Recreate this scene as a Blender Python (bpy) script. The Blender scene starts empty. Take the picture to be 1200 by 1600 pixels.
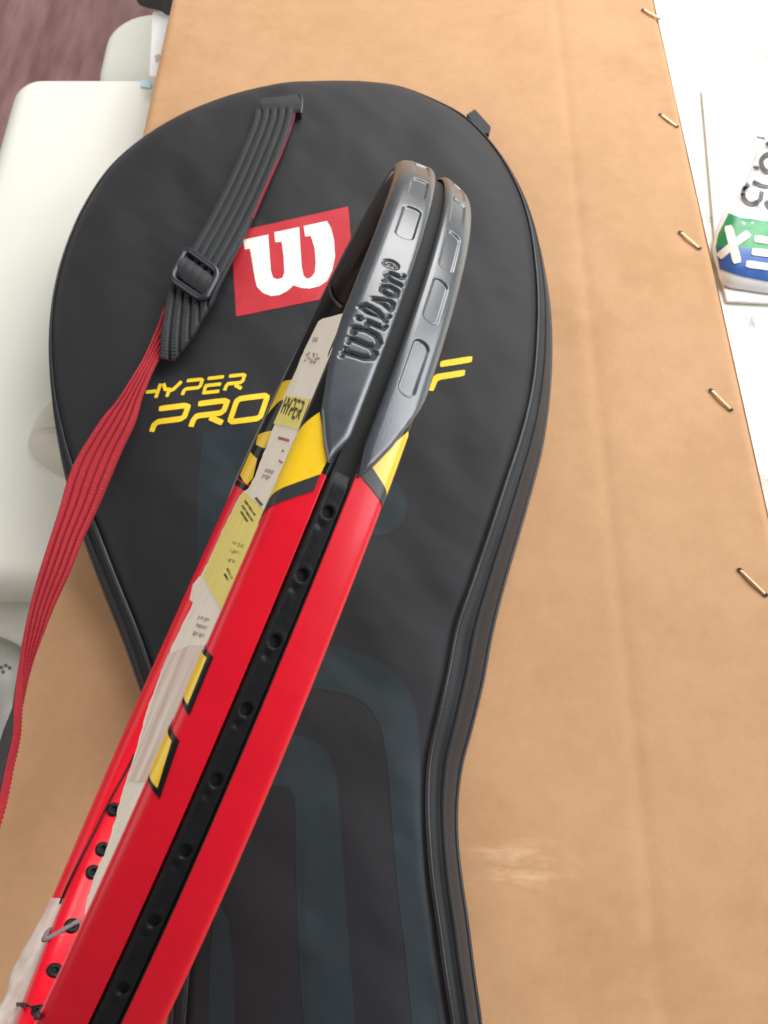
import bpy, bmesh, math, random
import numpy as np
from mathutils import Vector, Matrix, noise
from mathutils.bvhtree import BVHTree
from mathutils.geometry import tessellate_polygon

random.seed(7)
rng = np.random.default_rng(7)
scene = bpy.context.scene
COL = scene.collection

# ------------------------------------------------------------------ camera
HC = 0.435                                   # eye height above the cardboard
PITCH = math.radians(66)
cam_data = bpy.data.cameras.new('camera')
cam_data.sensor_fit = 'VERTICAL'
cam_data.sensor_height = 32.0
cam_data.lens = 24.0
cam_data.clip_start = 0.01
cam_data.clip_end = 50
cam_data.dof.use_dof = True
cam_data.dof.focus_distance = 0.25
cam_data.dof.aperture_fstop = 30
camera = bpy.data.objects.new('camera', cam_data)
camera.location = (0, 0, HC)
camera.rotation_euler = (math.pi / 2 - PITCH, 0, 0)
COL.objects.link(camera)
scene.camera = camera

# ------------------------------------------------------------------ light: a window beyond the table, ambient from the world, added fill lamps at both sides
world = bpy.data.worlds.new('World')
scene.world = world
world.use_nodes = True
world.node_tree.nodes['Background'].inputs[0].default_value = (0.97, 0.98, 1.0, 1)
world.node_tree.nodes['Background'].inputs[1].default_value = 0.26


def area(name, loc, target, sx, sy, power, col):
    d = bpy.data.lights.new(name, 'AREA')
    d.shape = 'RECTANGLE'; d.size = sx; d.size_y = sy; d.energy = power; d.color = col
    o = bpy.data.objects.new(name, d)
    o.location = loc
    o.rotation_euler = (Vector(target) - Vector(loc)).to_track_quat('-Z', 'Y').to_euler()
    COL.objects.link(o)
    return o


area('window_light', (0.62, 1.45, 1.00), (0.05, 0.25, 0.0), 1.3, 1.0, 32.0, (1.0, 0.985, 0.96))
area('right_fill_light', (1.55, 0.45, 0.85), (0.0, 0.2, 0.0), 1.2, 1.0, 28.0, (0.94, 0.97, 1.0))  # unseen lamp, added to brighten the right side of frame and bumper
area('left_fill_light', (-1.5, 0.15, 1.0), (0.0, 0.15, 0.05), 1.4, 1.2, 11.0, (1.0, 0.97, 0.93))  # unseen lamp, added on the left to brighten the hoop card
vs = scene.view_settings
vs.view_transform = 'Standard'
vs.look = 'None'
vs.exposure = 0.0
vs.gamma = 1.0
scene.render.film_transparent = False
try:
    scene.cycles.use_denoising = True
    scene.cycles.max_bounces = 8
    scene.cycles.transparent_max_bounces = 12
except Exception:
    pass

# ------------------------------------------------------------------ small tools


def lin(r, g, b):
    f = lambda c: (c / 255 / 12.92) if c / 255 <= .04045 else ((c / 255 + .055) / 1.055) ** 2.4
    return (f(r), f(g), f(b), 1)


def mat(name, col, rough=0.5, var=0.0, vscale=20.0, bump=0.0, bscale=200.0, metal=0.0, spec=0.5,
        coat=0.0, sheen=0.0, detail=4.0, col2=None, coord='Object', stretch=None, rvar=0.0):
    """Principled surface with procedural colour variation and fine relief."""
    m = bpy.data.materials.new(name)
    m.use_nodes = True
    nt = m.node_tree; N = nt.nodes; L = nt.links
    b = N['Principled BSDF']
    b.inputs['Base Color'].default_value = col
    b.inputs['Roughness'].default_value = rough
    b.inputs['Metallic'].default_value = metal
    b.inputs['Specular IOR Level'].default_value = spec
    b.inputs['Coat Weight'].default_value = coat
    b.inputs['Coat Roughness'].default_value = 0.12
    b.inputs['Sheen Weight'].default_value = sheen
    tc = N.new('ShaderNodeTexCoord')
    src = tc.outputs[coord]
    if stretch:
        mp = N.new('ShaderNodeMapping'); mp.inputs['Scale'].default_value = stretch
        L.new(src, mp.inputs['Vector']); src = mp.outputs['Vector']
    if var > 0 or col2 or rvar > 0:
        n = N.new('ShaderNodeTexNoise'); n.inputs['Scale'].default_value = vscale
        n.inputs['Detail'].default_value = detail; n.inputs['Roughness'].default_value = 0.6
        L.new(src, n.inputs['Vector'])
        rp = N.new('ShaderNodeValToRGB')
        rp.color_ramp.elements[0].position = 0.3; rp.color_ramp.elements[1].position = 0.7
        c2 = col2 or tuple(min(1, c * (1 + var)) for c in col[:3]) + (1,)
        c1 = tuple(c * (1 - var) for c in col[:3]) + (1,)
        rp.color_ramp.elements[0].color = c1; rp.color_ramp.elements[1].color = c2
        L.new(n.outputs['Fac'], rp.inputs['Fac'])
        L.new(rp.outputs['Color'], b.inputs['Base Color'])
        if rvar > 0:
            mr = N.new('ShaderNodeMapRange')
            mr.inputs['To Min'].default_value = rough - rvar; mr.inputs['To Max'].default_value = rough + rvar
            L.new(n.outputs['Fac'], mr.inputs['Value']); L.new(mr.outputs['Result'], b.inputs['Roughness'])
    if bump > 0:
        n2 = N.new('ShaderNodeTexNoise'); n2.inputs['Scale'].default_value = bscale
        n2.inputs['Detail'].default_value = 3
        L.new(src, n2.inputs['Vector'])
        bp = N.new('ShaderNodeBump'); bp.inputs['Strength'].default_value = bump
        bp.inputs['Distance'].default_value = 0.001
        L.new(n2.outputs['Fac'], bp.inputs['Height']); L.new(bp.outputs['Normal'], b.inputs['Normal'])
    return m


def weave(name, col, rough, scale, strength, sheen=0.0, var=0.12, spec=0.3):
    """Woven cloth: two crossed wave textures as relief."""
    m = mat(name, col, rough, var, 60, sheen=sheen, spec=spec)
    nt = m.node_tree; N = nt.nodes; L = nt.links
    b = N['Principled BSDF']
    tc = N.new('ShaderNodeTexCoord')
    hs = []
    for d in ('X', 'Y'):
        w = N.new('ShaderNodeTexWave'); w.bands_direction = d
        w.inputs['Scale'].default_value = scale; w.inputs['Distortion'].default_value = 0.6
        w.inputs['Detail'].default_value = 1
        L.new(tc.outputs['Object'], w.inputs['Vector']); hs.append(w.outputs['Fac'])
    a = N.new('ShaderNodeMath'); a.operation = 'ADD'
    L.new(hs[0], a.inputs[0]); L.new(hs[1], a.inputs[1])
    bp = N.new('ShaderNodeBump'); bp.inputs['Strength'].default_value = strength
    bp.inputs['Distance'].default_value = 0.0006
    L.new(a.outputs[0], bp.inputs['Height']); L.new(bp.outputs['Normal'], b.inputs['Normal'])
    return m


def make(name, verts, faces, material, parent=None, smooth=True, midx=None, mats=None):
    me = bpy.data.meshes.new(name)
    me.from_pydata([tuple(map(float, v)) for v in verts], [], [tuple(map(int, f)) for f in faces])
    for mm in (mats or [material]):
        me.materials.append(mm)
    if midx is not None:
        me.polygons.foreach_set('material_index', np.asarray(midx, dtype=np.int32))
    me.polygons.foreach_set('use_smooth', [smooth] * len(me.polygons))
    me.validate(); me.update()
    o = bpy.data.objects.new(name, me)
    COL.objects.link(o)
    if parent is not None:
        o.parent = parent
    return o


def make_bm(name, bm, material, parent=None, smooth=False):
    me = bpy.data.meshes.new(name)
    bm.normal_update(); bm.to_mesh(me); bm.free()
    me.materials.append(material)
    me.polygons.foreach_set('use_smooth', [smooth] * len(me.polygons))
    o = bpy.data.objects.new(name, me)
    COL.objects.link(o)
    if parent is not None:
        o.parent = parent
    return o


def empty(name, loc=(0, 0, 0)):
    o = bpy.data.objects.new(name, None)
    o.location = loc
    o.empty_display_size = 0.02
    COL.objects.link(o)
    return o


def tag(o, label=None, cat=None, group=None, kind=None):
    if label: o['label'] = label
    if cat: o['category'] = cat
    if group: o['group'] = group
    if kind: o['kind'] = kind
    return o


def grid_faces(n, m, cu=False, cv=False):
    f = []
    for i in range(n if cu else n - 1):
        for j in range(m if cv else m - 1):
            a = i * m + j; b = ((i + 1) % n) * m + j
            c = ((i + 1) % n) * m + (j + 1) % m; d = i * m + (j + 1) % m
            f.append((a, b, c, d))
    return f


def crom(P, n):
    """Catmull-Rom through the rows of P, n samples by arc length."""
    P = np.asarray(P, float)
    Q = np.concatenate([[2 * P[0] - P[1]], P, [2 * P[-1] - P[-2]]])
    out = []
    for i in range(1, len(Q) - 2):
        t = np.linspace(0, 1, 16, endpoint=False)[:, None]
        a, b, c, d = Q[i - 1], Q[i], Q[i + 1], Q[i + 2]
        out.append(.5 * (2 * b + (c - a) * t + (2 * a - 5 * b + 4 * c - d) * t * t + (3 * b - a - 3 * c + d) * t ** 3))
    out.append(P[-1:])
    P = np.concatenate(out)
    L = np.concatenate([[0], np.cumsum(np.linalg.norm(np.diff(P, axis=0), axis=1))])
    q = np.linspace(0, L[-1], n)
    return np.stack([np.interp(q, L, P[:, k]) for k in range(P.shape[1])], -1)


def tube(name, pts, rad, material, parent=None, seg=10, n=None):
    P = crom(pts, n or len(pts) * 8)
    T = np.gradient(P, axis=0); T /= np.linalg.norm(T, axis=1)[:, None] + 1e-12
    ref = np.array([0, 0, 1.0]) if abs(T[0, 2]) < .9 else np.array([1.0, 0, 0])
    A = np.cross(T, ref); A /= np.linalg.norm(A, axis=1)[:, None] + 1e-12
    B = np.cross(T, A)
    th = np.linspace(0, 2 * np.pi, seg, endpoint=False)
    R = rad if np.ndim(rad) else np.full(len(P), rad)
    V = P[:, None] + np.asarray(R)[:, None, None] * (np.cos(th)[None, :, None] * A[:, None] + np.sin(th)[None, :, None] * B[:, None])
    F = grid_faces(len(P), seg, cv=True)
    F.append(tuple(range(seg))); F.append(tuple(range((len(P) - 1) * seg, len(P) * seg))[::-1])
    return make(name, V.reshape(-1, 3), F, material, parent)


def cut_poly(loops, step):
    """Fill a 2D polygon (holes allowed) and cut it on a grid so it can follow a curved surface."""
    flat = [p for l in loops for p in l]
    tris = tessellate_polygon([[Vector((p[0], p[1], 0)) for p in l] for l in loops])
    bm = bmesh.new()
    vs_ = [bm.verts.new((p[0], p[1], 0)) for p in flat]
    for t in tris:
        try: bm.faces.new([vs_[i] for i in t])
        except ValueError: pass
    xs = [p[0] for p in flat]; ys = [p[1] for p in flat]
    for ax, (lo, hi), st in ((0, (min(xs), max(xs)), step[0]), (1, (min(ys), max(ys)), step[1])):
        k = math.ceil(lo / st) * st
        while k < hi:
            co = [0, 0, 0]; no = [0, 0, 0]; co[ax] = k; no[ax] = 1
            bmesh.ops.bisect_plane(bm, geom=bm.verts[:] + bm.edges[:] + bm.faces[:], plane_co=co, plane_no=no, dist=1e-7)
            k += st
    bmesh.ops.recalc_face_normals(bm, faces=bm.faces)
    bm.verts.index_update()
    V = np.array([v.co[:2] for v in bm.verts]); F = [[v.index for v in f.verts] for f in bm.faces]
    bm.free()
    return V, F


def stroke(pl, w, closed=False):
    """Outline loop(s) of a polyline drawn with a flat pen of width w (mitred)."""
    P = [np.array(p, float) for p in pl]
    n = len(P); Lf, Rt = [], []
    for i in range(n):
        a = P[i - 1] if (i > 0 or closed) else None
        b = P[(i + 1) % n] if (i < n - 1 or closed) else None
        d1 = (P[i] - a) if a is not None else (b - P[i]); d2 = (b - P[i]) if b is not None else d1
        d1 = d1 / (np.linalg.norm(d1) + 1e-12); d2 = d2 / (np.linalg.norm(d2) + 1e-12)
        t = d1 + d2; t = t / (np.linalg.norm(t) + 1e-12)
        nrm = np.array([-t[1], t[0]]); k = w / 2 / max(.45, abs(nrm @ np.array([-d1[1], d1[0]])))
        Lf.append(P[i] + nrm * k); Rt.append(P[i] - nrm * k)
    def soft(l):
        for _ in range(2): l = [q for a, b in zip(l, l[1:] + l[:1]) for q in (a * .90 + b * .10, a * .10 + b * .90)]
        return l
    if closed: return [soft(Lf), soft(Rt[::-1])]
    return [soft(Lf + Rt[::-1])]


def arc(cx, cy, rx, ry, a0, a1, n=8):
    return [(cx + rx * math.cos(math.radians(a0 + (a1 - a0) * i / n)), cy + ry * math.sin(math.radians(a0 + (a1 - a0) * i / n))) for i in range(n + 1)]


CRM = np.array([[1, 0, 0], [0, math.cos(PITCH), -math.sin(PITCH)], [0, math.sin(PITCH), math.cos(PITCH)]])
CAMP = np.array([0, 0, HC]); FPX = 1200.0


def ray(x, y):
    d = CRM.T @ np.array([(x - 600) / FPX, 1.0, -(y - 800) / FPX])
    return d / np.linalg.norm(d)


def at(x, y, z):
    """Survey helper: the point of the photograph's sight line at height z."""
    d = ray(x, y)
    return CAMP + d * ((z - HC) / d[2])


def bvh_of(o):
    me = o.data
    return BVHTree.FromPolygons([o.matrix_world @ v.co for v in me.vertices], [tuple(p.vertices) for p in me.polygons])


def on(bvh, x, y, lift=0.0):
    d = ray(x, y)
    loc, nrm, _, _ = bvh.ray_cast(Vector(CAMP), Vector(d))
    if loc is None:
        return None
    if nrm.dot(Vector(d)) > 0: nrm = -nrm
    return np.array(loc + nrm * lift), np.array(nrm)

# ================================================================== materials
M_KRAFT = mat('kraft_board', lin(198, 153, 113), 0.80, spec=0.2)
_nt = M_KRAFT.node_tree; _N = _nt.nodes; _L = _nt.links; _b = _N['Principled BSDF']
_tc = _N.new('ShaderNodeTexCoord')
def _noise(scale, detail, stretch=None):
    n = _N.new('ShaderNodeTexNoise'); n.inputs['Scale'].default_value = scale; n.inputs['Detail'].default_value = detail; n.inputs['Roughness'].default_value = 0.65
    if stretch:
        mp = _N.new('ShaderNodeMapping'); mp.inputs['Scale'].default_value = stretch; _L.new(_tc.outputs['Object'], mp.inputs['Vector']); _L.new(mp.outputs['Vector'], n.inputs['Vector'])
    else: _L.new(_tc.outputs['Object'], n.inputs['Vector'])
    return n
_big = _noise(9, 5); _mid = _noise(60, 6); _fib = _noise(420, 3, (1.0, .35, 1)); _fib2 = _noise(420, 3, (.3, 1.0, 1)); _stain = _noise(4.5, 7)
def _ramp(n, p0, c0, p1, c1):
    r = _N.new('ShaderNodeValToRGB'); r.color_ramp.elements[0].position = p0; r.color_ramp.elements[0].color = c0; r.color_ramp.elements[1].position = p1; r.color_ramp.elements[1].color = c1
    _L.new(n.outputs['Fac'], r.inputs['Fac']); return r
def _mul(a, b, f=1.0):
    m = _N.new('ShaderNodeMixRGB'); m.blend_type = 'MULTIPLY'; m.inputs['Fac'].default_value = f; _L.new(a, m.inputs[1]); _L.new(b, m.inputs[2]); return m.outputs[0]
_c = _ramp(_big, .3, lin(192, 149, 110), .7, lin(201, 158, 119)).outputs[0]
_c = _mul(_c, _ramp(_mid, .3, (.93, .925, .915, 1), .62, (1, 1, 1, 1)).outputs[0])
_c = _mul(_c, _ramp(_fib, .34, (.80, .79, .77, 1), .55, (1, 1, 1, 1)).outputs[0], .13)
_c = _mul(_c, _ramp(_fib2, .36, (.84, .83, .80, 1), .52, (1, 1, 1, 1)).outputs[0], .13)
_c = _mul(_c, _ramp(_stain, .36, (.93, .905, .87, 1), .46, (1, 1, 1, 1)).outputs[0])
# pale rubbed patch near the neck of the cover
_sc = at(805, 1355, 0) - np.array([.0245, .30, 0])
_mp = _N.new('ShaderNodeMapping'); _mp.inputs['Location'].default_value = (-_sc[0] * 26, -_sc[1] * 60, 0); _mp.inputs['Scale'].default_value = (26, 60, 0)
_L.new(_tc.outputs['Object'], _mp.inputs['Vector'])
_gr = _N.new('ShaderNodeTexGradient'); _gr.gradient_type = 'SPHERICAL'; _L.new(_mp.outputs['Vector'], _gr.inputs['Vector'])
_rb = _noise(70, 5, (.4, 1.6, 1)); _rm = _ramp(_rb, .46, (0, 0, 0, 1), .66, (1, 1, 1, 1))
_ml = _N.new('ShaderNodeMath'); _ml.operation = 'MULTIPLY'; _L.new(_gr.outputs['Fac'], _ml.inputs[0]); _L.new(_rm.outputs[0], _ml.inputs[1])
_mx2 = _N.new('ShaderNodeMixRGB'); _mx2.inputs[2].default_value = lin(226, 190, 154); _L.new(_ml.outputs[0], _mx2.inputs['Fac']); _L.new(_c, _mx2.inputs[1])
_L.new(_mx2.outputs[0], _b.inputs['Base Color'])
_wv = _N.new('ShaderNodeTexWave'); _wv.bands_direction = 'X'; _wv.inputs['Scale'].default_value = 22; _wv.inputs['Distortion'].default_value = 1.2; _wv.inputs['Detail'].default_value = 2
_L.new(_tc.outputs['Object'], _wv.inputs['Vector'])
_ad = _N.new('ShaderNodeMath'); _ad.operation = 'MULTIPLY_ADD'; _ad.inputs[1].default_value = .35; _L.new(_wv.outputs['Fac'], _ad.inputs[0]); _L.new(_mid.outputs['Fac'], _ad.inputs[2])
_bp = _N.new('ShaderNodeBump'); _bp.inputs['Strength'].default_value = .05; _bp.inputs['Distance'].default_value = .001
_L.new(_ad.outputs[0], _bp.inputs['Height']); _L.new(_bp.outputs['Normal'], _b.inputs['Normal'])
M_KRAFT_EDGE = mat('kraft_edge', lin(176, 130, 84), 0.85, var=0.1, vscale=60)
M_BAG = weave('bag_cloth', (0.0078, 0.0077, 0.0102, 1), 0.60, 1300, 0.18, sheen=0.07, var=0.10, spec=0.35)
M_GUSSET = weave('gusset_cloth', (0.013, 0.0137, 0.0165, 1), 0.55, 1300, 0.14, sheen=0.1)
M_PIPING = mat('piping_vinyl', (0.011, 0.011, 0.013, 1), 0.42, var=0.1, vscale=80, bump=0.15, bscale=500)
M_TEAL = weave('teal_print', (0.0145, 0.0225, 0.0275, 1), 0.55, 1300, 0.14, var=0.12)
M_YPRINT = mat('yellow_print', lin(238, 200, 26), 0.6, var=0.06, vscale=300, bump=0.2, bscale=900)
M_RPATCH = mat('red_print', lin(188, 28, 42), 0.62, var=0.06, vscale=120, bump=0.2, bscale=900)
M_WPRINT = mat('white_print', lin(243, 238, 226), 0.62, var=0.03, vscale=200, bump=0.2, bscale=900)
M_STRAPK = mat('strap_black', (0.0135, 0.0155, 0.018, 1), 0.62, var=0.25, vscale=700, bump=0.5, bscale=1500, sheen=0.05)
M_STRAPR = mat('strap_red', lin(172, 22, 40), 0.75, var=0.18, vscale=700, bump=0.6, bscale=1500, sheen=0.05)
M_BUCKLE = mat('buckle_plastic', (0.022, 0.025, 0.034, 1), 0.30, var=0.1, vscale=100, bump=0.08, bscale=500)
M_RED = mat('red_lacquer', lin(226, 6, 36), 0.36, var=0.035, vscale=120, bump=0.03, bscale=1800, coat=0.12, spec=0.35, rvar=0.07)
M_BLACKP = mat('black_lacquer', (0.007, 0.007, 0.008, 1), 0.30, var=0.1, vscale=60, spec=0.3)
M_BANDP = mat('charcoal_band', (0.026, 0.028, 0.030, 1), 0.4, var=0.1, vscale=200)
M_YELP = mat('yellow_lacquer', lin(246, 200, 12), 0.36, var=0.04, vscale=200, coat=0.3)
M_BUMPER = mat('bumper_rubber', (0.044, 0.051, 0.060, 1), 0.30, var=0.08, vscale=160, bump=0.02, bscale=1500, spec=0.95, rvar=0.06)
M_WORD_SHADE = mat('letter_shade', (0.010, 0.011, 0.013, 1), 0.5, var=0.1, vscale=200, spec=0.3)  # shade inside the moulded word, put into the colour
M_STRIP = mat('grommet_nylon', (0.010, 0.010, 0.011, 1), 0.46, var=0.2, vscale=240, bump=0.08, bscale=700, spec=0.2)
M_HOLE = mat('hole_dark', (0.004, 0.004, 0.004, 1), 0.8)
M_CARD = mat('card_stock', lin(242, 233, 215), 0.7, var=0.05, vscale=60, bump=0.1, bscale=500)
M_CARDY = mat('card_yellow', lin(240, 224, 124), 0.7, var=0.06, vscale=60)
M_CARDINK = mat('card_ink', lin(92, 84, 40), 0.75, var=0.2, vscale=400)
M_CARDGREY = mat('card_grey_ink', lin(192, 184, 166), 0.75, var=0.15, vscale=900)
M_CARDPINK = mat('card_pink_ink', lin(206, 178, 166), 0.75, var=0.15, vscale=900)
M_CARDRED = mat('card_red_ink', lin(176, 92, 84), 0.75, var=0.2, vscale=700)
M_STREAK = mat('faded_ink', lin(220, 200, 182), 0.75, var=0.01, vscale=170, col2=lin(240, 230, 212), stretch=(.12, .35, 1.0), detail=3)
M_STREAK.node_tree.nodes['Color Ramp'].color_ramp.elements[0].color = lin(204, 172, 160)
M_CORD = mat('grey_cord', lin(128, 116, 118), 0.6, var=0.2, vscale=900, bump=0.3, bscale=1500)
M_CORDK = mat('dark_cord', lin(52, 30, 40), 0.6, var=0.2, vscale=900)
M_GRIP = mat('grip_leather', (0.016, 0.016, 0.017, 1), 0.6, var=0.2, vscale=120, bump=0.3, bscale=500)
M_COPPER = mat('staple_copper', lin(246, 214, 176), 0.36, var=0.06, vscale=400, metal=0.75)
M_WHITEL = mat('white_leather', lin(236, 235, 224), 0.5, var=0.02, vscale=12, bump=0.06, bscale=320)
M_BEIGE = mat('beige_leather', lin(206, 197, 180), 0.5, var=0.04, vscale=40, bump=0.1, bscale=400)
M_PLASTIC = mat('white_polybag', lin(240, 242, 243), 0.28, var=0.02, vscale=30, bump=0.1, bscale=120)
M_GREEN = mat('green_print', lin(34, 146, 84), 0.35, var=0.12, vscale=60)
M_BLUE = mat('blue_print', lin(52, 96, 170), 0.35, var=0.10, vscale=60)
M_DARKINK = mat('dark_print', lin(84, 84, 82), 0.5, var=0.15, vscale=200)
M_PAPER = mat('white_paper', lin(245, 243, 240), 0.7, var=0.01, vscale=30)
M_PALEBLUE = mat('pale_blue_film', lin(206, 236, 243), 0.4, var=0.05, vscale=60)
M_DGREY = mat('dark_grey_cloth', (0.045, 0.045, 0.047, 1), 0.6, var=0.3, vscale=40, bump=0.3, bscale=200)
M_GREYBAG = mat('grey_polybag', lin(190, 190, 184), 0.35, var=0.10, vscale=40, bump=0.3, bscale=90)

# marble: white slab with faint broken grey veins
M_MARBLE = mat('white_marble', lin(217, 218, 206), 0.35, var=0.015, vscale=6)
_nt = M_MARBLE.node_tree; _b = _nt.nodes['Principled BSDF']
_tc = _nt.nodes.new('ShaderNodeTexCoord'); _n1 = _nt.nodes.new('ShaderNodeTexNoise'); _n1.inputs['Scale'].default_value = 9
_n1.inputs['Detail'].default_value = 7; _n1.inputs['Roughness'].default_value = 0.62
_n1.inputs['Distortion'].default_value = 0.8
_nt.links.new(_tc.outputs['Object'], _n1.inputs['Vector'])
_r = _nt.nodes.new('ShaderNodeValToRGB'); _e = _r.color_ramp.elements
_e[0].position = 0.0; _e[0].color = lin(218, 219, 207); _e[1].position = 1.0; _e[1].color = lin(218, 219, 207)
for _p, _c in ((.25, lin(217, 218, 206)), (.33, lin(150, 156, 149)), (.41, lin(217, 218, 206)), (.66, lin(218, 219, 207)), (.70, lin(140, 146, 138)), (.74, lin(218, 219, 207))):
    _k = _e.new(_p); _k.color = _c
_nt.links.new(_n1.outputs['Fac'], _r.inputs['Fac']); _nt.links.new(_r.outputs['Color'], _b.inputs['Base Color'])

# reddish wooden floor
M_FLOOR = mat('red_wood', lin(160, 112, 108), 0.4, var=0.28, vscale=5, col2=lin(190, 150, 145), stretch=(6, 1, 1), detail=6)

# clear crinkled wrapping film
M_FILM = bpy.data.materials.new('clear_film'); M_FILM.use_nodes = True
_nt = M_FILM.node_tree; _p = _nt.nodes['Principled BSDF']
_p.inputs['Base Color'].default_value = lin(232, 224, 212); _p.inputs['Roughness'].default_value = 0.22
_tr = _nt.nodes.new('ShaderNodeBsdfTransparent'); _mx = _nt.nodes.new('ShaderNodeMixShader')
_nz = _nt.nodes.new('ShaderNodeTexNoise'); _nz.inputs['Scale'].default_value = 90; _nz.inputs['Detail'].default_value = 5
_mr = _nt.nodes.new('ShaderNodeMapRange'); _mr.inputs['From Min'].default_value = .3; _mr.inputs['From Max'].default_value = .7
_mr.inputs['To Min'].default_value = .55; _mr.inputs['To Max'].default_value = .95
_tc = _nt.nodes.new('ShaderNodeTexCoord'); _nt.links.new(_tc.outputs['Object'], _nz.inputs['Vector'])
_nt.links.new(_nz.outputs['Fac'], _mr.inputs['Value']); _nt.links.new(_mr.outputs['Result'], _mx.inputs['Fac'])
_nt.links.new(_tr.outputs[0], _mx.inputs[1]); _nt.links.new(_p.outputs[0], _mx.inputs[2])
_nt.links.new(_mx.outputs[0], _nt.nodes['Material Output'].inputs['Surface'])

# ================================================================== setting
floor = make('floor', [(-6, -4, -.52), (5, -4, -.52), (5, 8, -.52), (-6, 8, -.52)], [(0, 1, 2, 3)], M_FLOOR, smooth=False)
tag(floor, kind='structure')


def slab(name, x0, x1, y0, y1, z0, z1, rad, material, parent=None, seg=6, corner=None, soft=0.0):
    """Rounded slab / cushion: rounded plan corners and rounded upper and lower edges."""
    corner = corner if corner is not None else rad
    pl = []
    for cx, cy, a in ((x1 - corner, y1 - corner, 0), (x0 + corner, y1 - corner, 90), (x0 + corner, y0 + corner, 180), (x1 - corner, y0 + corner, 270)):
        for k in range(9):
            t = math.radians(a + 90 * k / 8); pl.append((cx + corner * math.cos(t), cy + corner * math.sin(t), math.cos(t), math.sin(t)))
    pl = np.array(pl)
    rings = []
    for k in range(seg + 1):
        t = math.pi / 2 * k / seg; rings.append((rad - rad * math.cos(math.pi / 2 - t) * 1.0, z0 + rad - rad * math.cos(t)))
    rings = [(rad * (1 - math.sin(math.pi / 2 * k / seg)), z0 + rad * (1 - math.cos(math.pi / 2 * k / seg))) for k in range(seg + 1)]
    rings += [(rad * (1 - math.cos(math.pi / 2 * k / seg)), z1 - rad * (1 - math.sin(math.pi / 2 * k / seg))) for k in range(seg + 1)]
    V = [np.stack([pl[:, 0] - pl[:, 2] * i, pl[:, 1] - pl[:, 3] * i, np.full(len(pl), z)], -1) for i, z in rings]
    cx, cy = (x0 + x1) / 2, (y0 + y1) / 2
    top = V[-1].copy()
    for f in (.8, .55, .3, .08):
        t2 = top.copy(); t2[:, 0] = cx + (top[:, 0] - cx) * f; t2[:, 1] = cy + (top[:, 1] - cy) * f; t2[:, 2] = z1 + soft * (1 - f * f); V.append(t2)
    n = len(pl); F = []
    for r in range(len(V) - 1):
        for k in range(n): F.append((r * n + k, r * n + (k + 1) % n, (r + 1) * n + (k + 1) % n, (r + 1) * n + k))
    F.append(tuple(range(n))[::-1]); F.append(tuple(range((len(V) - 1) * n, len(V) * n)))
    return make(name, np.concatenate(V), F, material, parent)


# marble table under the right half of the box
tbl = empty('marble_table', (0.45, 0.35, -.52))
o = slab('table_top', -.62, .75, -1.05, 1.25, .46, .489, .006, M_MARBLE, tbl, corner=.03)
for dx in (-.5, .65):
    for dy in (-.9, 1.1):
        slab('leg', dx - .03, dx + .03, dy - .03, dy + .03, 0.0, .4598, .004, M_WHITEL, tbl, corner=.008)
tag(tbl, 'white marble table top with faint grey veins right of the cardboard', 'table')

# white upholstered stools left of the box
st = empty('white_stool', (-.28, .40, -.52))
slab('seat', -.05 - .005, .10, -.245, .244, .44, .485, .020, M_WHITEL, st, corner=.028, soft=.001)
for dx in (-.03, .075):
    for dy in (-.2, .2): slab('leg', dx - .014, dx + .014, dy - .014, dy + .014, 0, .4398, .003, M_WHITEL, st, corner=.004)
tag(st, 'white leather seat with rounded corner beside the cover, in front of the red floor', 'stool')
st2 = empty('white_stool', (-.30, -.11, -.52))
slab('seat', -.14, .12, -.26, .36, .385, .432, .018, M_WHITEL, st2, corner=.03, soft=.001)
for dx in (-.1, .09):
    for dy in (-.2, .2): slab('leg', dx - .014, dx + .014, dy - .014, dy + .014, 0, .3898, .003, M_WHITEL, st2, corner=.004)
tag(st2, 'white seat at the left edge of the picture under the grey plastic package', 'stool')
st3 = empty('white_stool', (-.225, .80, -.52))
slab('seat', -.075, .10, -.10, .045, .34, .41, .012, M_WHITEL, st3, corner=.05)
for dx in (-.045, .07):
    for dy in (-.07, .015): slab('leg', dx - .012, dx + .012, dy - .012, dy + .012, 0, .3398, .003, M_WHITEL, st3, corner=.004)
tag(st3, 'small rounded pale grey-white seat behind the larger white seat', 'stool')

# ------------------------------------------------------------------ cardboard box
box = empty('cardboard_box', (0.0245, .30, 0))
X0, X1, Y0, Y1 = -.189 - .0245, .2385 - .0245, -.80, .85
nx, ny = 150, 420
xs = np.linspace(X0, X1, nx); ys = np.linspace(Y0, Y1, ny)
gx, gy = np.meshgrid(xs, ys, indexing='ij')
l0, l1 = at(269, 0, 0), at(-8, 1265, 0)
def left_x(y): return l0[0] + (y + .30 - l0[1]) * (l1[0] - l0[0]) / (l1[1] - l0[1]) - .0245
exs = np.minimum(gx - X0, X1 - gx)
gx = X1 - (X1 - gx) * (X1 - left_x(gy)) / (X1 - X0)
c0 = at(878, 90, 0); c1 = at(992, 1180, 0)
cx = c0[0] + (gy + .30 - c0[1]) * (c1[0] - c0[0]) / (c1[1] - c0[1]) - .0245
gz = -.0006 * np.exp(-((gx - cx) / .004) ** 2)
for i in range(nx):
    for j in range(ny):
        gz[i, j] += .0009 * noise.noise((gx[i, j] * 9, gy[i, j] * 6, 1.3)) + .0003 * noise.noise((gx[i, j] * 40, gy[i, j] * 30, 4.1))
for (sx, sy) in ((1017, 22), (1044, 188), (1077, 375), (1126, 625), (1175, 910)):
    p = at(sx, sy, 0); dd = np.hypot(gx + .0245 - p[0], gy + .30 - p[1]); gz -= .0007 * np.exp(-(dd / .009) ** 2)
e = np.minimum(exs, np.minimum(gy - Y0, Y1 - gy))
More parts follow.
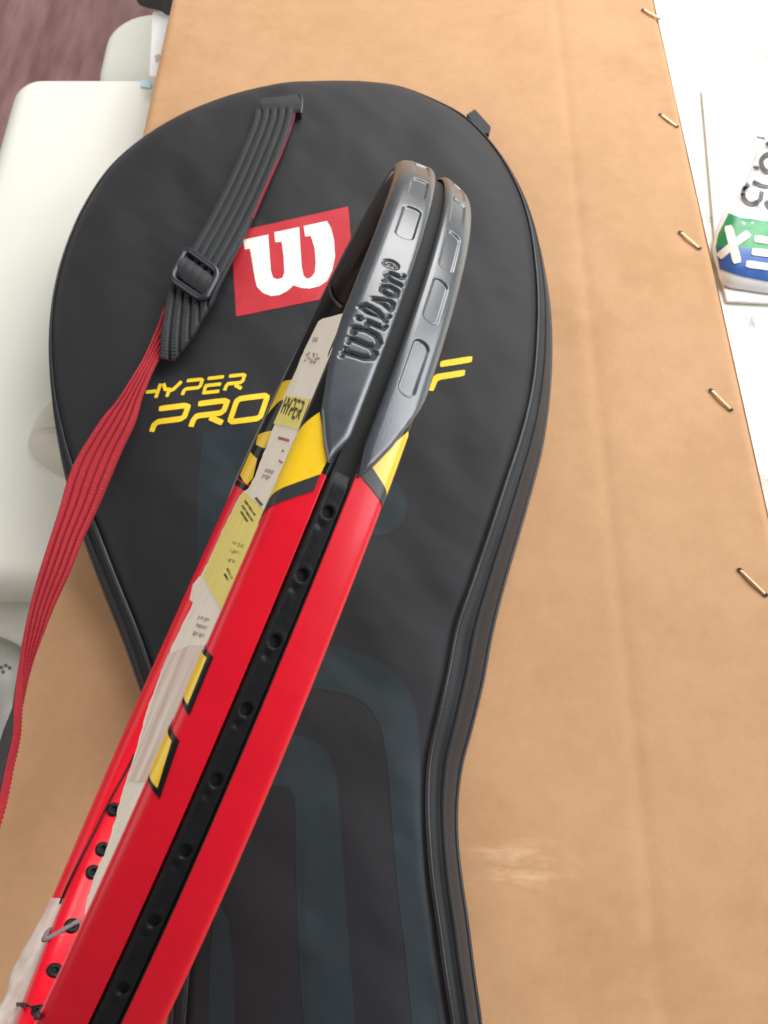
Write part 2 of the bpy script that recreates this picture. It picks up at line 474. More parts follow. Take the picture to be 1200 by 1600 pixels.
gz -= .0018 * (1 - np.clip(e / .004, 0, 1)) ** 2
V = np.stack([gx, gy, gz], -1).reshape(-1, 3)
F = [f[::-1] for f in grid_faces(nx, ny)]
top = make('top_panel', V, F, M_KRAFT, box)
bm = bmesh.new()
XA, XB = float(left_x(Y0)), float(left_x(Y1))
qd = [(XA, Y0), (X1, Y0), (X1, Y1), (XB, Y1)]
for a, b in zip(qd, qd[1:] + qd[:1]):
    q = [bm.verts.new((a[0], a[1], -.0012)), bm.verts.new((b[0], b[1], -.0012)), bm.verts.new((b[0], b[1], -.0305)), bm.verts.new((a[0], a[1], -.0305))]
    bm.faces.new(q)
bm.faces.new([bm.verts.new((x, y, -.0305)) for x, y in qd])
make_bm('side_panels', bm, M_KRAFT_EDGE, box)
tag(box, 'long flat brown cardboard box with copper staples along its right edge', 'box')
for (a, b) in (((1006, 16), (1029, 29)), ((1033, 180), (1056, 197)), ((1064, 364), (1091, 387)), ((1112, 611), (1140, 639)), ((1157, 892), (1194, 928)), ((1222, 1300), (1262, 1345))):
    p = at(*a, .0) - np.array([.0245, .30, 0]); q = at(*b, .0) - np.array([.0245, .30, 0]); d = (q - p) / np.linalg.norm(q - p)
    up = np.array([0, 0, 1.0])
    s = tube('staple', [p - up * .004, p - up * .0012, p - up * .0002, p + d * .0006 + up * .0003, p + d * .0015 + up * .0003, (p + q) / 2 + up * .0003, q - d * .0015 + up * .0003, q - d * .0006 + up * .0003, q - up * .0002, q - up * .0012, q - up * .004], .00082, M_COPPER, box, seg=8, n=40)
    s.scale = (1, 1, 1)
    for h, sg in ((p, -1), (q, 1)):
        th = np.linspace(0, 2 * np.pi, 12, endpoint=False)
        c_ = h + d * sg * .0008
        V = [c_ * [1, 1, 0] + np.array([(.0017 + .0004 * math.cos(3 * t)) * math.cos(t), .0013 * math.sin(t), .0003]) for t in th]
        make('staple_hole', V, [tuple(range(12))], M_HOLE, s, smooth=False)

# ------------------------------------------------------------------ racket cover
bag = empty('racket_cover', (0, 0, 0))
right = [(560, 133, 5), (620, 140, 5), (680, 162, 6), (730, 190, 8), (775, 235, 10), (810, 290, 12), (835, 350, 16), (852, 420, 22), (861, 490, 26), (862, 560, 29), (857, 630, 32), (846, 700, 38), (828, 770, 43), (808, 840, 46), (785, 920, 50), (768, 990, 57), (755, 1060, 58), (738, 1130, 56), (722, 1190, 53), (714, 1250, 49), (714, 1310, 47), (720, 1370, 48), (730, 1440, 48), (740, 1520, 47), (751, 1600, 46), (765, 1740, 46), (778, 1880, 46)]
leftp = [(250, 1880, 36), (256, 1700, 36), (264, 1560, 36), (274, 1440, 36), (276, 1330, 36), (264, 1230, 36), (246, 1150, 36), (222, 1085, 36), (192, 1000, 35), (160, 920, 34), (130, 840, 33), (108, 770, 26), (92, 700, 18), (80, 620, 12), (76, 540, 9), (82, 470, 7), (100, 400, 6), (130, 330, 5), (170, 270, 5), (220, 225, 5), (280, 188, 5), (340, 162, 5), (400, 145, 5), (460, 136, 5), (510, 133, 5)]
O = []
for x, y, g in right + leftp:
    p = at(x, y, .007); dep = (p - CAMP) @ CRM[1]; O.append((p[0], p[1], g * dep / FPX))
O.append(O[0])
O = crom(O, 521)[:-1]
NB = len(O)
ax_y = [-.3, -.07, .06, .2, .33]; ax_x = [-.03, -.035, -.043, -.048, -.052]
cy = np.clip(O[:, 1], O[:, 1].min() + .03, .33); cxx = np.interp(cy, ax_y, ax_x)
Cn = np.stack([cxx, cy], -1)
dv = Cn - O[:, :2]; Ld = np.linalg.norm(dv, axis=1); dv /= Ld[:, None]
G = O[:, 2]
zt = .004 + np.minimum(.0195, G + .005)
rows = []
ZTOP = .0300
for k in range(17):
    q = k / 16; d = G * q
    z = .0012 + (zt - .0012) * np.sin(np.pi / 2 * q) ** .75
    z = z + np.minimum(.0016, G * .12) * np.exp(-((q - .52) / .09) ** 2) - np.minimum(.0014, G * .1) * np.exp(-((q - .78) / .10) ** 2)
    rows.append((d, z))
NT = 46
for k in range(1, NT + 1):
    f = (k / NT) ** 1.5; d = G + (Ld - G) * f
    dip = -.0012 * np.exp(-((d - G - .0025) / .0018) ** 2)
    rows.append((d, zt + (ZTOP - zt) * (1 - np.exp(-(d - G) / .016)) + dip))
P3 = []
for k, (d, z) in enumerate(rows):
    xy = O[:, :2] + dv * d[:, None]
    zz = z.copy()
    for i in range(NB):
        x, y = xy[i]
        am = np.clip((d[i] - G[i] * .2) / .02, 0, 1)
        n1 = noise.noise((x * 13 + y * 5, y * 9 - x * 3, .4)); n2 = noise.noise((x * 34, y * 26 + x * 12, 2.2)); n3 = noise.noise((x * 70 + y * 50, y * 60, 5.2))
        zz[i] += am * (.0029 * n1 + .0016 * n2 + .00035 * n3)
    P3.append(np.stack([xy[:, 0], xy[:, 1], np.maximum(zz, .0012)], -1))
P3 = np.array(P3)


def ringmesh(name, R, material, parent):
    m, n = R.shape[:2]
    F = [(r * n + k, r * n + (k + 1) % n, (r + 1) * n + (k + 1) % n, (r + 1) * n + k) for r in range(m - 1) for k in range(n)]
    o = make(name, R.reshape(-1, 3), F, material, parent)
    bm = bmesh.new(); bm.from_mesh(o.data); bmesh.ops.remove_doubles(bm, verts=bm.verts, dist=2e-5); bmesh.ops.recalc_face_normals(bm, faces=bm.faces)
    if sum(f.normal.z for f in bm.faces) < 0: bmesh.ops.reverse_faces(bm, faces=bm.faces)
    bm.to_mesh(o.data); bm.free(); o.data.polygons.foreach_set('use_smooth', [True] * len(o.data.polygons))
    return o


front = ringmesh('front_panel', P3[16:], M_BAG, bag)
base = P3[0].copy(); base[:, 2] = .0009
gus = ringmesh('gusset', np.concatenate([base[None], P3[:17]]), M_GUSSET, bag)


def closed_tube(name, P, rad, material, parent, seg=8):
    n = len(P); T = np.roll(P, -1, 0) - np.roll(P, 1, 0); T /= np.linalg.norm(T, axis=1)[:, None]
    A = np.cross(T, [0, 0, 1.0]); A /= np.linalg.norm(A, axis=1)[:, None]; B = np.cross(A, T)
    th = np.linspace(0, 2 * np.pi, seg, endpoint=False)
    R = np.broadcast_to(rad, (n,))
    V = P[:, None] + R[:, None, None] * (np.cos(th)[None, :, None] * A[:, None] + np.sin(th)[None, :, None] * B[:, None])
    return make(name, V.reshape(-1, 3), grid_faces(n, seg, True, True), material, parent)


pp = P3[16].copy(); pp[:, 2] += .0004
closed_tube('seam_piping', pp, np.minimum(.0015, .0006 + G * .06), M_PIPING, bag)
pz = P3[8].copy(); pz[:, 2] += .0002
closed_tube('zip_fold', pz, np.minimum(.0016, G * .09), M_GUSSET, bag)
pe = P3[0].copy(); pe[:, 2] = .0022
closed_tube('lower_piping', pe, .0013, M_PIPING, bag)
tag(bag, 'black padded racket cover lying flat on the cardboard box', 'racket cover')
bpy.context.view_layer.update()
BV = bvh_of(front)


def bag_print(name, loops, material, lift=.0004, step=14, parent=bag):
    V, F = cut_poly(loops, (step, step))
    W = []
    for x, y in V:
        h = on(BV, x, y, lift)
        if h is None:
            p = at(x, y, .02)
            W.append(p)
        else: W.append(h[0])
    n0 = np.cross(W[F[0][1]] - W[F[0][0]], W[F[0][2]] - W[F[0][0]])
    if n0[2] < 0: F = [f[::-1] for f in F]
    return make(name, W, F, material, parent)


# teal shapes printed in the cloth
bag_print('teal_stripe', [[(318, 676), (396, 652), (412, 690), (396, 770), (352, 830), (318, 905), (307, 880), (309, 760)]], M_TEAL, .00014, 5)
bag_print('teal_dot', [arc(592, 790, 44, 47, 0, 345, 30)], M_TEAL, .00014, 5)
bag_print('teal_arch', [[(420, 1008), (470, 1006), (540, 1012), (590, 1030), (622, 1053), (640, 1078), (651, 1110), (655, 1160), (658, 1230), (660, 1300), (665, 1400), (677, 1500), (687, 1640), (648, 1640), (634, 1500), (622, 1400), (614, 1310), (609, 1240), (604, 1190), (598, 1150), (592, 1130), (580, 1110), (565, 1096), (545, 1086), (500, 1076), (410, 1076)]], M_TEAL, .00014, 5)
bag_print('teal_arch', [[(390, 1148), (440, 1148), (480, 1152), (510, 1170), (527, 1210), (533, 1300), (540, 1400), (548, 1500), (557, 1640), (477, 1640), (468, 1500), (463, 1400), (462, 1300), (460, 1244), (450, 1230), (420, 1228), (380, 1228)]], M_TEAL, .00014, 5)
bag_print('teal_stripe', [[(338, 1400), (358, 1440), (366, 1520), (370, 1640), (325, 1640), (328, 1500)]], M_TEAL, .00014, 5)

# red square with the white w
patch = bag_print('logo_patch', [[(361, 364), (544, 323), (556, 457), (369, 495)]], M_RPATCH, .00022, 10)
wcrop = [(632, 238), (755, 212), (768, 390), (780, 425), (800, 433), (825, 425), (835, 400), (832, 330), (822, 248), (790, 250), (785, 200), (908, 175), (920, 370), (930, 415), (945, 430), (965, 425), (985, 400), (990, 350), (985, 280), (965, 218), (938, 222), (930, 170), (1045, 145), (1065, 180), (1080, 240), (1085, 320), (1070, 390), (1045, 440), (1010, 465), (960, 478), (920, 475), (880, 462), (850, 490), (810, 510), (770, 515), (730, 500), (700, 470), (690, 430), (672, 320), (665, 282), (640, 285)]
bag_print('logo_letter', [[(180 + x / 3.158, 300 + y / 3.158) for x, y in wcrop]], M_WPRINT, .00036, 10, parent=patch)

# the wide slanted lettering
GLY = {
    'H': [([(.16, 1), (0.0, 0)], 0), ([(.26, .5), (.82, .5)], 0), ([(1.0, 1), (.84, 0)], 0)],
    'Y': [([(.02, 1), (.16, .55), (.44, .52)], 0), ([(1.0, 1), (.62, .5), (.36, .38), (.30, 0)], 0)],
    'P': [([(.14, 1), (.88, 1), (.98, .92), (.92, .52), (.82, .42), (.16, .42), (.05, .3), (0, 0)], 0)],
    'E': [([(1.0, 1), (.12, 1)], 0), ([(.90, .5), (.08, .5), (.02, 0), (.86, 0)], 0)],
    'R': [([(.14, 1), (.88, 1), (.98, .92), (.92, .56), (.82, .46), (.14, .46), (.05, .3), (0, 0)], 0), ([(.52, .33), (.92, 0)], 0)],
    'O': [([(.22, 1), (.92, 1), (1.0, .9), (.88, .1), (.78, 0), (.08, 0), (0, .1), (.12, .9)], 1)],
    'S': [([(1.0, 1), (.22, 1), (.14, .9), (.10, .62), (.2, .53), (.82, .5), (.90, .4), (.86, .1), (.76, 0), (0, 0)], 0)],
    'T': [([(.04, 1), (1.0, 1)], 0), ([(.54, .80), (.42, 0)], 0)],
    'A': [([(0, 0), (.5, .95), (.66, .95), (.86, 0)], 0), ([(.40, .30), (.66, .30)], 0)],
    'F': [([(1.0, 1), (.16, 1)], 0), ([(.86, .5), (.10, .5), (.0, 0)], 0)],
}


def lettering(text, boxes, pen, fn):
    """boxes: per letter (bottom-left, bottom-right, top-left) in survey coordinates."""
    for ch, (bl, br, tl) in zip(text, boxes):
        bl, br, tl = map(np.array, (bl, br, tl))
        ex = br - bl; ey = tl - bl
        asp = np.linalg.norm(ex) / np.linalg.norm(ey)
        for pl, closed in GLY[ch]:
            loops = stroke([(x * asp, y) for x, y in pl], pen, bool(closed))
            fn([[tuple(bl + ex * (p[0] / asp) + ey * p[1]) for p in l] for l in loops])


def ltr(text, base0, base1, hgt, shear, wid, pen):
    b0 = np.array(base0, float); b1 = np.array(base1, float); n = len(text); boxes = []
    for k in range(n):
        a = b0 + (b1 - b0) * k / n; b = a + (b1 - b0) * wid / n
        boxes.append((a, b, a + np.array([shear, -hgt])))
    lettering(text, boxes, pen, lambda lp: bag_print('letter', lp, M_YPRINT, .00028, 12))


ltr('HYPER', (219, 625), (384, 607), 22, 3, .88, .25)
ltr('PRO', (237, 675), (421, 652), 35, 4, .88, .25)
ltr('STAFF', (426, 650), (734, 601), 40, 6, .96, .25)

# carrying strap: black outside, red inside
def ribbon(name, rows, parent, up_black=True, frac=False, n=220, m=101, thick=.0011, width=.030, ribs=5):
    Ls = crom([at(a[0], a[1], z) for a, b, z in [(r[0], r[1], r[2]) for r in rows]], n) if False else None
    Lp = []; Rp = []
    for a, b, za, zb in rows:
        Lp.append(at(a[0], a[1], za + .0045)); Rp.append(at(b[0], b[1], zb + .0045))
    J = crom(np.concatenate([np.array(Lp), np.array(Rp)], 1), n)
    A, B = J[:, :3], J[:, 3:]
    T = np.gradient((A + B) / 2, axis=0); T /= np.linalg.norm(T, axis=1)[:, None]
    W = B - A; wl = np.linalg.norm(W, axis=1)
    Nn = np.cross(T, W); Nn /= np.linalg.norm(Nn, axis=1)[:, None] + 1e-12
    if Nn[0, 2] < 0: Nn = -Nn
    f = np.linspace(0, 1, m)
    dist = wl[:, None] * f[None, :]
    rib = np.clip(np.abs(np.sin(np.pi * ribs * dist / width)) * 1.25, 0, 1) ** .7
    if frac: rib = np.clip(np.abs(np.sin(np.pi * ribs * f))[None] * 1.25, 0, 1) ** .7 * np.clip(wl / .016, .15, 1)[:, None]
    s = np.cumsum(np.concatenate([[0], np.linalg.norm(np.diff((A + B) / 2, axis=0), axis=1)]))
    wav = .00022 * np.sin(2 * np.pi * s / .0021)[:, None] * rib
    top_ = A[:, None] + W[:, None] * f[None, :, None] + Nn[:, None] * (.0024 * rib + wav)[..., None]
    bot_ = A[:, None] + W[:, None] * f[None, :, None] - Nn[:, None] * (thick + .0006 * rib)[..., None]
    V = np.concatenate([top_.reshape(-1, 3), bot_.reshape(-1, 3)])
    F1 = grid_faces(n, m); off = n * m
    F2 = [tuple(i + off for i in q[::-1]) for q in F1]
    F3 = []
    for i in range(n - 1):
        F3.append((i * m, i * m + off, (i + 1) * m + off, (i + 1) * m)); F3.append((i * m + m - 1, (i + 1) * m + m - 1, (i + 1) * m + m - 1 + off, i * m + m - 1 + off))
    mi = [0 if up_black else 1] * len(F1) + [1 if up_black else 0] * len(F2) + [(1 if (not up_black or (k % 2 == 1 and k < n * .9)) else 0) for k in range(len(F3))]
    return make(name, V, F1 + F2 + F3, None, parent, midx=mi, mats=[M_STRAPK, M_STRAPR])


strap = ribbon('shoulder_strap', [
    ((397, 176), (462, 170), .030, .030), ((393, 195), (458, 190), .031, .031), ((378, 232), (441, 236), .031, .032), ((352, 290), (412, 302), .031, .032),
    ((324, 345), (384, 366), .032, .033), ((300, 387), (360, 413), .034, .035), ((281, 422), (341, 450), .034, .036), ((266, 447), (332, 472), .033, .035), ((256, 490), (316, 498), .033, .034),
    ((252, 518), (304, 520), .034, .034), ((250, 542), (286, 545), .034, .033), ((249, 560), (272, 564), .033, .030)], bag, True, n=500)
ribbon('strap_lower_run', [
    ((278, 460), (300, 490), .029, .029), ((258, 480), (280, 520), .029, .0295), ((247, 510), (264, 545), .029, .030), ((228, 553), (246, 565), .031, .032), ((208, 588), (237, 583), .034, .033), ((180, 631), (222, 622), .037, .034),
    ((157, 658), (211, 660), .039, .036), ((121, 714), (190, 705), .042, .038), ((104, 754), (172, 748), .046, .041), ((93, 793), (152, 796), .050, .044),
    ((78, 840), (130, 842), .055, .049), ((62, 890), (110, 893), .061, .055), ((47, 945), (86, 945), .067, .062), ((36, 1000), (65, 1000), .075, .069),
    ((30, 1058), (43, 1056), .084, .076), ((26, 1108), (24, 1110), .096, .080), ((24, 1150), (8, 1150), .105, .084), ((13, 1200), (-5, 1200), .112, .090), ((0, 1262), (-20, 1262), .120, .098), ((-25, 1340), (-50, 1340), .13, .11)], strap, False, True, n=700)

# slider buckle
bk = [(290, 384), (320, 403), (348, 425), (336, 450), (320, 474), (292, 457), (262, 436), (274, 410)]
PB = np.array([at(x, y, .0430) for x, y in bk]); cB = PB.mean(0)
def rrect(P4, rad, n=6):
    out = []
    P4 = [np.array(p) for p in P4]
    for i in range(4):
        a, b, c = P4[i - 1], P4[i], P4[(i + 1) % 4]
        u = (a - b) / np.linalg.norm(a - b); w = (c - b) / np.linalg.norm(c - b)
        for k in range(n + 1):
            t = k / n; out.append(b + u * rad * (1 - t) ** 2 + w * rad * t ** 2)
    return np.array(out)
q4 = [PB[0], PB[2], PB[4], PB[6]]
loop = rrect([p + (cB - p) / np.linalg.norm(cB - p) * .002 for p in q4], .006)
buckle = closed_tube('buckle', loop, .0023, M_BUCKLE, strap, seg=12)
m1 = (PB[0] + PB[6]) / 2; m2 = (PB[2] + PB[4]) / 2
up3 = np.array([0, 0, .0012])
e1 = (PB[2] - PB[0]); e2 = (PB[6] - PB[0])
band = []
for f in np.linspace(.08, .92, 25):
    rr = []
    for g in np.linspace(0, 1, 11):
        h = .0030 * math.sin(math.pi * g) + .0006 * abs(math.sin(math.pi * 5 * f)) ** .6
        rr.append(PB[0] + e1 * f + e2 * (.22 + .56 * g) + np.array([0, 0, h - .0010]))
    band.append(rr)
make('strap_wrap', np.array(band).reshape(-1, 3), grid_faces(25, 11), M_STRAPK, strap)

# folded loop at the top edge, and the small pull tab at the right
lp = [(408, 152), (470, 146), (471, 178), (464, 180), (462, 166), (410, 172)]
V, F = cut_poly([[(406, 154), (468, 147), (471, 160), (470, 176), (458, 176), (410, 174)]], (9, 9))
T_ = [];
for x, y in V:
    f = (y - 147) / 29.0
    T_.append(at(x, y, .0350 + .0022 * math.sin(math.pi * min(1, max(0, f)))))
n_ = len(T_); B_ = [p - np.array([0, 0, .006]) for p in T_]
bm = bmesh.new(); vv = [bm.verts.new(p) for p in T_]
for f in F:
    try: bm.faces.new([vv[i] for i in f])
    except ValueError: pass
r = bmesh.ops.extrude_face_region(bm, geom=bm.faces[:])
bmesh.ops.translate(bm, verts=[g for g in r['geom'] if isinstance(g, bmesh.types.BMVert)], vec=(0, 0, -.012))
bmesh.ops.recalc_face_normals(bm, faces=bm.faces)
make_bm('strap_loop', bm, M_STRAPK, bag)
tube('loop_edge', [at(469, 148, .0355), at(472, 160, .036), at(470, 178, .0355)], .0011, M_BUCKLE, bag, seg=8)
V = [at(728, 186, .008), at(741, 177, .008), at(766, 205, .008), at(763, 217, .008), at(748, 216, .008)]
bm = bmesh.new(); vv = [bm.verts.new(p) for p in V]; bm.faces.new(vv)
r = bmesh.ops.extrude_face_region(bm, geom=bm.faces[:]); bmesh.ops.translate(bm, verts=[g for g in r['geom'] if isinstance(g, bmesh.types.BMVert)], vec=(0, 0, .0045))
bmesh.ops.recalc_face_normals(bm, faces=bm.faces)
bmesh.ops.bevel(bm, geom=bm.edges[:], offset=.0006, segments=2, affect='EDGES')
make_bm('pull_tab', bm, M_STRAPK, bag)

# ================================================================== tennis racket, standing on its rim on the cover
RO = np.array([-0.05911, 0.08124, -0.27592 + HC])
RM = np.array([[0.35793294, 0.29249554, 0.88675271], [0.92005707, -0.27250295, -0.28149092], [0.15930789, 0.91661797, -0.36665037]])
racket = empty('tennis_racket')
mw = Matrix([list(RM[i]) + [RO[i]] for i in range(3)] + [[0, 0, 0, 1]])
racket.matrix_world = mw
HA, HB, HN = 0.17606, 0.1301, 2.2703


def hoop_xy(t, off=0.0):
    c, s = np.cos(t), np.sin(t)
    return np.stack([(HA + off) * np.sign(c) * np.abs(c) ** (2 / HN), (HB + off) * np.sign(s) * np.abs(s) ** (2 / HN)], -1)


def resample(P, n):
    L = np.concatenate([[0], np.cumsum(np.linalg.norm(np.diff(P, axis=0), axis=1))])
    q = np.linspace(0, L[-1], n)
    return np.stack([np.interp(q, L, P[:, k]) for k in range(P.shape[1])], -1), q


def half_path():
    h = hoop_xy(np.linspace(0, math.radians(121), 400))
    d = h[-1] - h[-2]; d /= np.linalg.norm(d)
    p0 = h[-1]; p3 = np.array([-.335, .0125]); p1 = p0 + d * .07; p2 = p3 + np.array([.06, .004])
    t = np.linspace(0, 1, 120)[1:, None]
    b = (1 - t) ** 3 * p0 + 3 * (1 - t) ** 2 * t * p1 + 3 * (1 - t) * t * t * p2 + t ** 3 * p3
    return np.concatenate([h, b, [[-.40, .0115]]])


HP, SQ = resample(half_path(), 1601)
for _ in range(12): HP[1:-1] = .25 * HP[:-2] + .5 * HP[1:-1] + .25 * HP[2:]
FP = np.concatenate([HP[:0:-1] * [1, -1], HP]); FS = np.concatenate([-SQ[:0:-1], SQ])


def normals(P):
    T = np.gradient(P, axis=0); T /= np.linalg.norm(T, axis=1)[:, None]
    N_ = np.stack([T[:, 1], -T[:, 0]], -1)
    return N_


FN = normals(FP)
if FN[len(FN) // 2, 0] < 0: FN = -FN


def chaikin(P, n=2):
    for _ in range(n):
        Q = [P[0]]
        for a, b in zip(P[:-1], P[1:]): Q += [a * .75 + b * .25, a * .25 + b * .75]
        Q.append(P[-1]); P = np.array(Q)
    return P


GW, GD = .0028, .0013
PH = np.concatenate([[[-GD, 0], [-GD, GW]], chaikin(np.array([(0, GW + .0003), (-.0005, .0070), (-.0014, .0110), (-.0036, .0123), (-.0080, .0118), (-.0126, .0086), (-.0138, .0045), (-.0140, 0)], float), 2)])
PL = np.concatenate([[0], np.cumsum(np.linalg.norm(np.diff(PH, axis=0), axis=1))])
CT = PL[-1]; CG = PL[2]


def prof(c):
    c = np.asarray(c, float); a = np.abs(c); sg = np.where(c < 0, -1., 1.)
    r = np.interp(a, PL, PH[:, 0]); w = np.interp(a, PL, PH[:, 1])
    e = 4e-4
    a0 = np.where(a > CG, np.maximum(a - e, CG), np.maximum(a - e, 0)); a1 = np.where(a > CG, a + e, np.minimum(a + e, PL[1]))
    dr = np.interp(a1, PL, PH[:, 0]) - np.interp(a0, PL, PH[:, 0]); dw = np.interp(a1, PL, PH[:, 1]) - np.interp(a0, PL, PH[:, 1])
    n = np.sqrt(dr * dr + dw * dw) + 1e-12
    return r, w * sg, dw / n, -dr / n * sg


def fsurf(s, c, h=0.0):
    """Point on the frame: s along the rim from the tip, c round its section, h proud of the surface."""
    s, c = np.broadcast_arrays(np.asarray(s, float), np.asarray(c, float))
    pu = np.interp(s, FS, FP[:, 0]); pv = np.interp(s, FS, FP[:, 1])
    nu = np.interp(s, FS, FN[:, 0]); nv = np.interp(s, FS, FN[:, 1])
    r, w, nr, nw = prof(c)
    rr = r + h * nr; ww = w + h * nw
    return np.stack([pu + rr * nu, pv + rr * nv, ww], -1)


# frame
cs = np.concatenate([-PL[:0:-1], PL[:-1]]); ss = np.linspace(-SQ[-1], SQ[-1], 1200)
V = fsurf(ss[:, None], cs[None, :])
F = grid_faces(len(ss), len(cs), cv=True)
mi = []
for i in range(len(ss) - 1):
    for j in range(len(cs)):
        s_, c_ = ss[i], cs[j]
        lim = .2155 if c_ < 0 else .2117
        mi.append(2 if abs(c_) < CG * .98 else 1 if (-.1740 < s_ < lim) else 0)
frame = make('frame', V.reshape(-1, 3), F, None, racket, midx=mi, mats=[M_RED, M_BLACKP, M_HOLE])

# bridge closing the hoop
tb = np.radians(np.linspace(119, 241, 160)); BP = hoop_xy(tb); BN = normals(BP)
if BN[80, 0] > 0: BN = -BN
bp = chaikin(np.array([(-.0022, 0), (-.0022, .0062), (-.0040, .0078), (-.0105, .0076), (-.0133, .0060), (-.01435, .0036), (-.01445, 0)], float), 2)
bp = np.concatenate([bp, (bp * [1, -1])[-2:0:-1]])
V = np.stack([BP[:, None, 0] + bp[None, :, 0] * BN[:, None, 0], BP[:, None, 1] + bp[None, :, 0] * BN[:, None, 1], np.broadcast_to(bp[None, :, 1], (160, len(bp)))], -1)
bridge = make('bridge', V.reshape(-1, 3), grid_faces(160, len(bp), cv=True), M_RED, racket)

# handle
hv = []; hs = [(-.392, .012), (-.40, .0145), (-.415, .0155), (-.49, .0158), (-.498, .0185), (-.508, .0190), (-.5115, .017), (-.5115, .001)]
for u, r in hs:
    for k in range(8):
        a = math.radians(22.5 + 45 * k); hv.append((u, r * math.cos(a) * 1.0, r * .88 * math.sin(a)))
make('handle', hv, grid_faces(len(hs), 8, cv=True) + [tuple(range(8)), tuple(range(56, 64))[::-1]], M_GRIP, racket, smooth=False)


def decal(name, poly, material, h=.00016, step=.0012, parent=frame):
    V, F = cut_poly([poly], (step, step * .6))
    W = fsurf(V[:, 0], V[:, 1], h)
    # face away from the frame
    k = max(range(len(F)), key=lambda i: len(F[i])); a, b, c = (W[F[k][i]] for i in range(3)); m = V[F[k][0]]
    if np.cross(b - a, c - a) @ (fsurf(m[0], m[1], h + .001) - fsurf(m[0], m[1], h)) < 0: F = [f[::-1] for f in F]
    return make(name, W, F, material, parent)


decal('yellow_panel', [(0.2020, -.0108), (0.2122, -.0052), (0.2158, -.0054), (0.2260, -.0163), (0.2285, -.021), (0.2160, -.021), (0.2105, -.0163)], M_YELP)
decal('charcoal_band', [(0.2158, -.0054), (0.2200, -.0054), (0.2296, -.0163), (0.2320, -.021), (0.2285, -.021), (0.2260, -.0163)], M_BANDP)
decal('yellow_panel', [(0.1960, .0125), (0.2086, .0062), (0.2134, .0147), (0.2155, .020), (0.1990, .020)], M_YELP)
decal('charcoal_band', [(0.2086, .0062), (0.2108, .0051), (0.2122, .0051), (0.2164, .0147), (0.2188, .020), (0.2155, .020), (0.2134, .0147)], M_BANDP)
decal('yellow_line', [(0.1720, .0168), (0.1930, .0168), (0.1930, .0182), (0.1720, .0182)], M_YELP, .0006)
decal('yellow_line', [(0.1720, -.0178), (0.1835, -.0166), (0.1835, -.0186), (0.1720, -.0198)], M_YELP, .0006)
# tails of the letters printed over the rim's shoulder
decal('letter_outline', [(0.2588, -.0163), (0.2606, -.0112), (0.2730, -.0109), (0.2710, -.0148), (0.2672, -.0158), (0.2652, -.021), (0.2588, -.021)], M_BLACKP, .00012)
decal('letter_tail', [(0.2602, -.0163), (0.2612, -.0124), (0.2712, -.0121), (0.2700, -.0146), (0.2667, -.0155), (0.2647, -.021), (0.2602, -.021)], M_YELP, .00024)
decal('letter_outline', [(0.2758, -.0163), (0.2783, -.0107), (0.2901, -.0096), (0.2878, -.0142), (0.2848, -.0158), (0.2823, -.021), (0.2758, -.021)], M_BLACKP, .00012)
decal('letter_tail', [(0.2771, -.0163), (0.2789, -.0121), (0.2883, -.0109), (0.2871, -.0139), (0.2841, -.0155), (0.2815, -.021), (0.2771, -.021)], M_YELP, .00024)
# yellow marks on the far side of the rim
for poly in ([(-.1565, -.0180), (-.1580, -.0255), (-.1688, -.0276), (-.1736, -.0263), (-.1705, -.0185)],
             [(-.1465, -.0180), (-.1395, -.0268), (-.1508, -.0268), (-.1515, -.0205)],
             [(-.1145, -.0165), (-.1082, -.0245), (-.1196, -.0258), (-.1235, -.0225), (-.1345, -.0175)]):
    decal('yellow_mark', poly, M_YELP)
decal('charcoal_band', [(-.1736, -.0165), (-.1740, -.0300), (-.1775, -.0300), (-.1765, -.0165)], M_BLACKP)
decal('film_edge', [(-.0480, -.018), (-.0505, -.0300), (-.0527, -.0300), (-.0500, -.018)], M_BUMPER, .0007)

# bumper guard: two raised pads either side of the groove, sunken windows, sunken word
WORD = []
def w_(pl, dx, w=.16): WORD.append(([(x + dx, y) for x, y in pl], w))
x0 = 0
w_([(.0, 1.0), (.34, .97)], 0, .13); w_([(.20, .97), (.26, .35), (.40, .10), (.62, .06), (.78, .22), (.80, .95)], 0, .24)
w_([(.60, .97), (.86, .97)], 0, .13); w_([(.80, .30), (.90, .10), (1.12, .06), (1.32, .25), (1.38, .62), (1.28, .98), (1.08, .96)], 0, .24)
w_([(1.62, .66), (1.74, .66), (1.72, .12), (1.86, .08)], 0, .22); w_([(1.74, .95), (1.76, .97)], 0, .22)
w_([(2.06, .12), (2.34, .50), (2.42, .92), (2.26, 1.05), (2.14, .80), (2.16, .20), (2.34, .06)], 0, .18)
w_([(2.62, .10), (2.76, .40), (2.80, .78), (2.90, .50), (3.02, .30), (2.94, .08), (2.70, .06)], 0, .18)
w_([(3.52, .62), (3.32, .60), (3.24, .32), (3.36, .07), (3.58, .10), (3.66, .36), (3.54, .62)], 0, .22)
w_([(3.84, .64), (3.96, .60), (3.94, .06)], 0, .22); w_([(3.98, .46), (4.16, .66), (4.32, .54), (4.30, .14), (4.44, .06)], 0, .22)
th = np.linspace(0, 2 * np.pi, 13)
w_([(4.74 + .20 * math.cos(t), .62 + .27 * math.sin(t)) for t in th], 0, .09)
w_([(4.67, .48), (4.67, .76), (4.79, .74), (4.79, .63), (4.68, .61), (4.82, .48)], 0, .08)


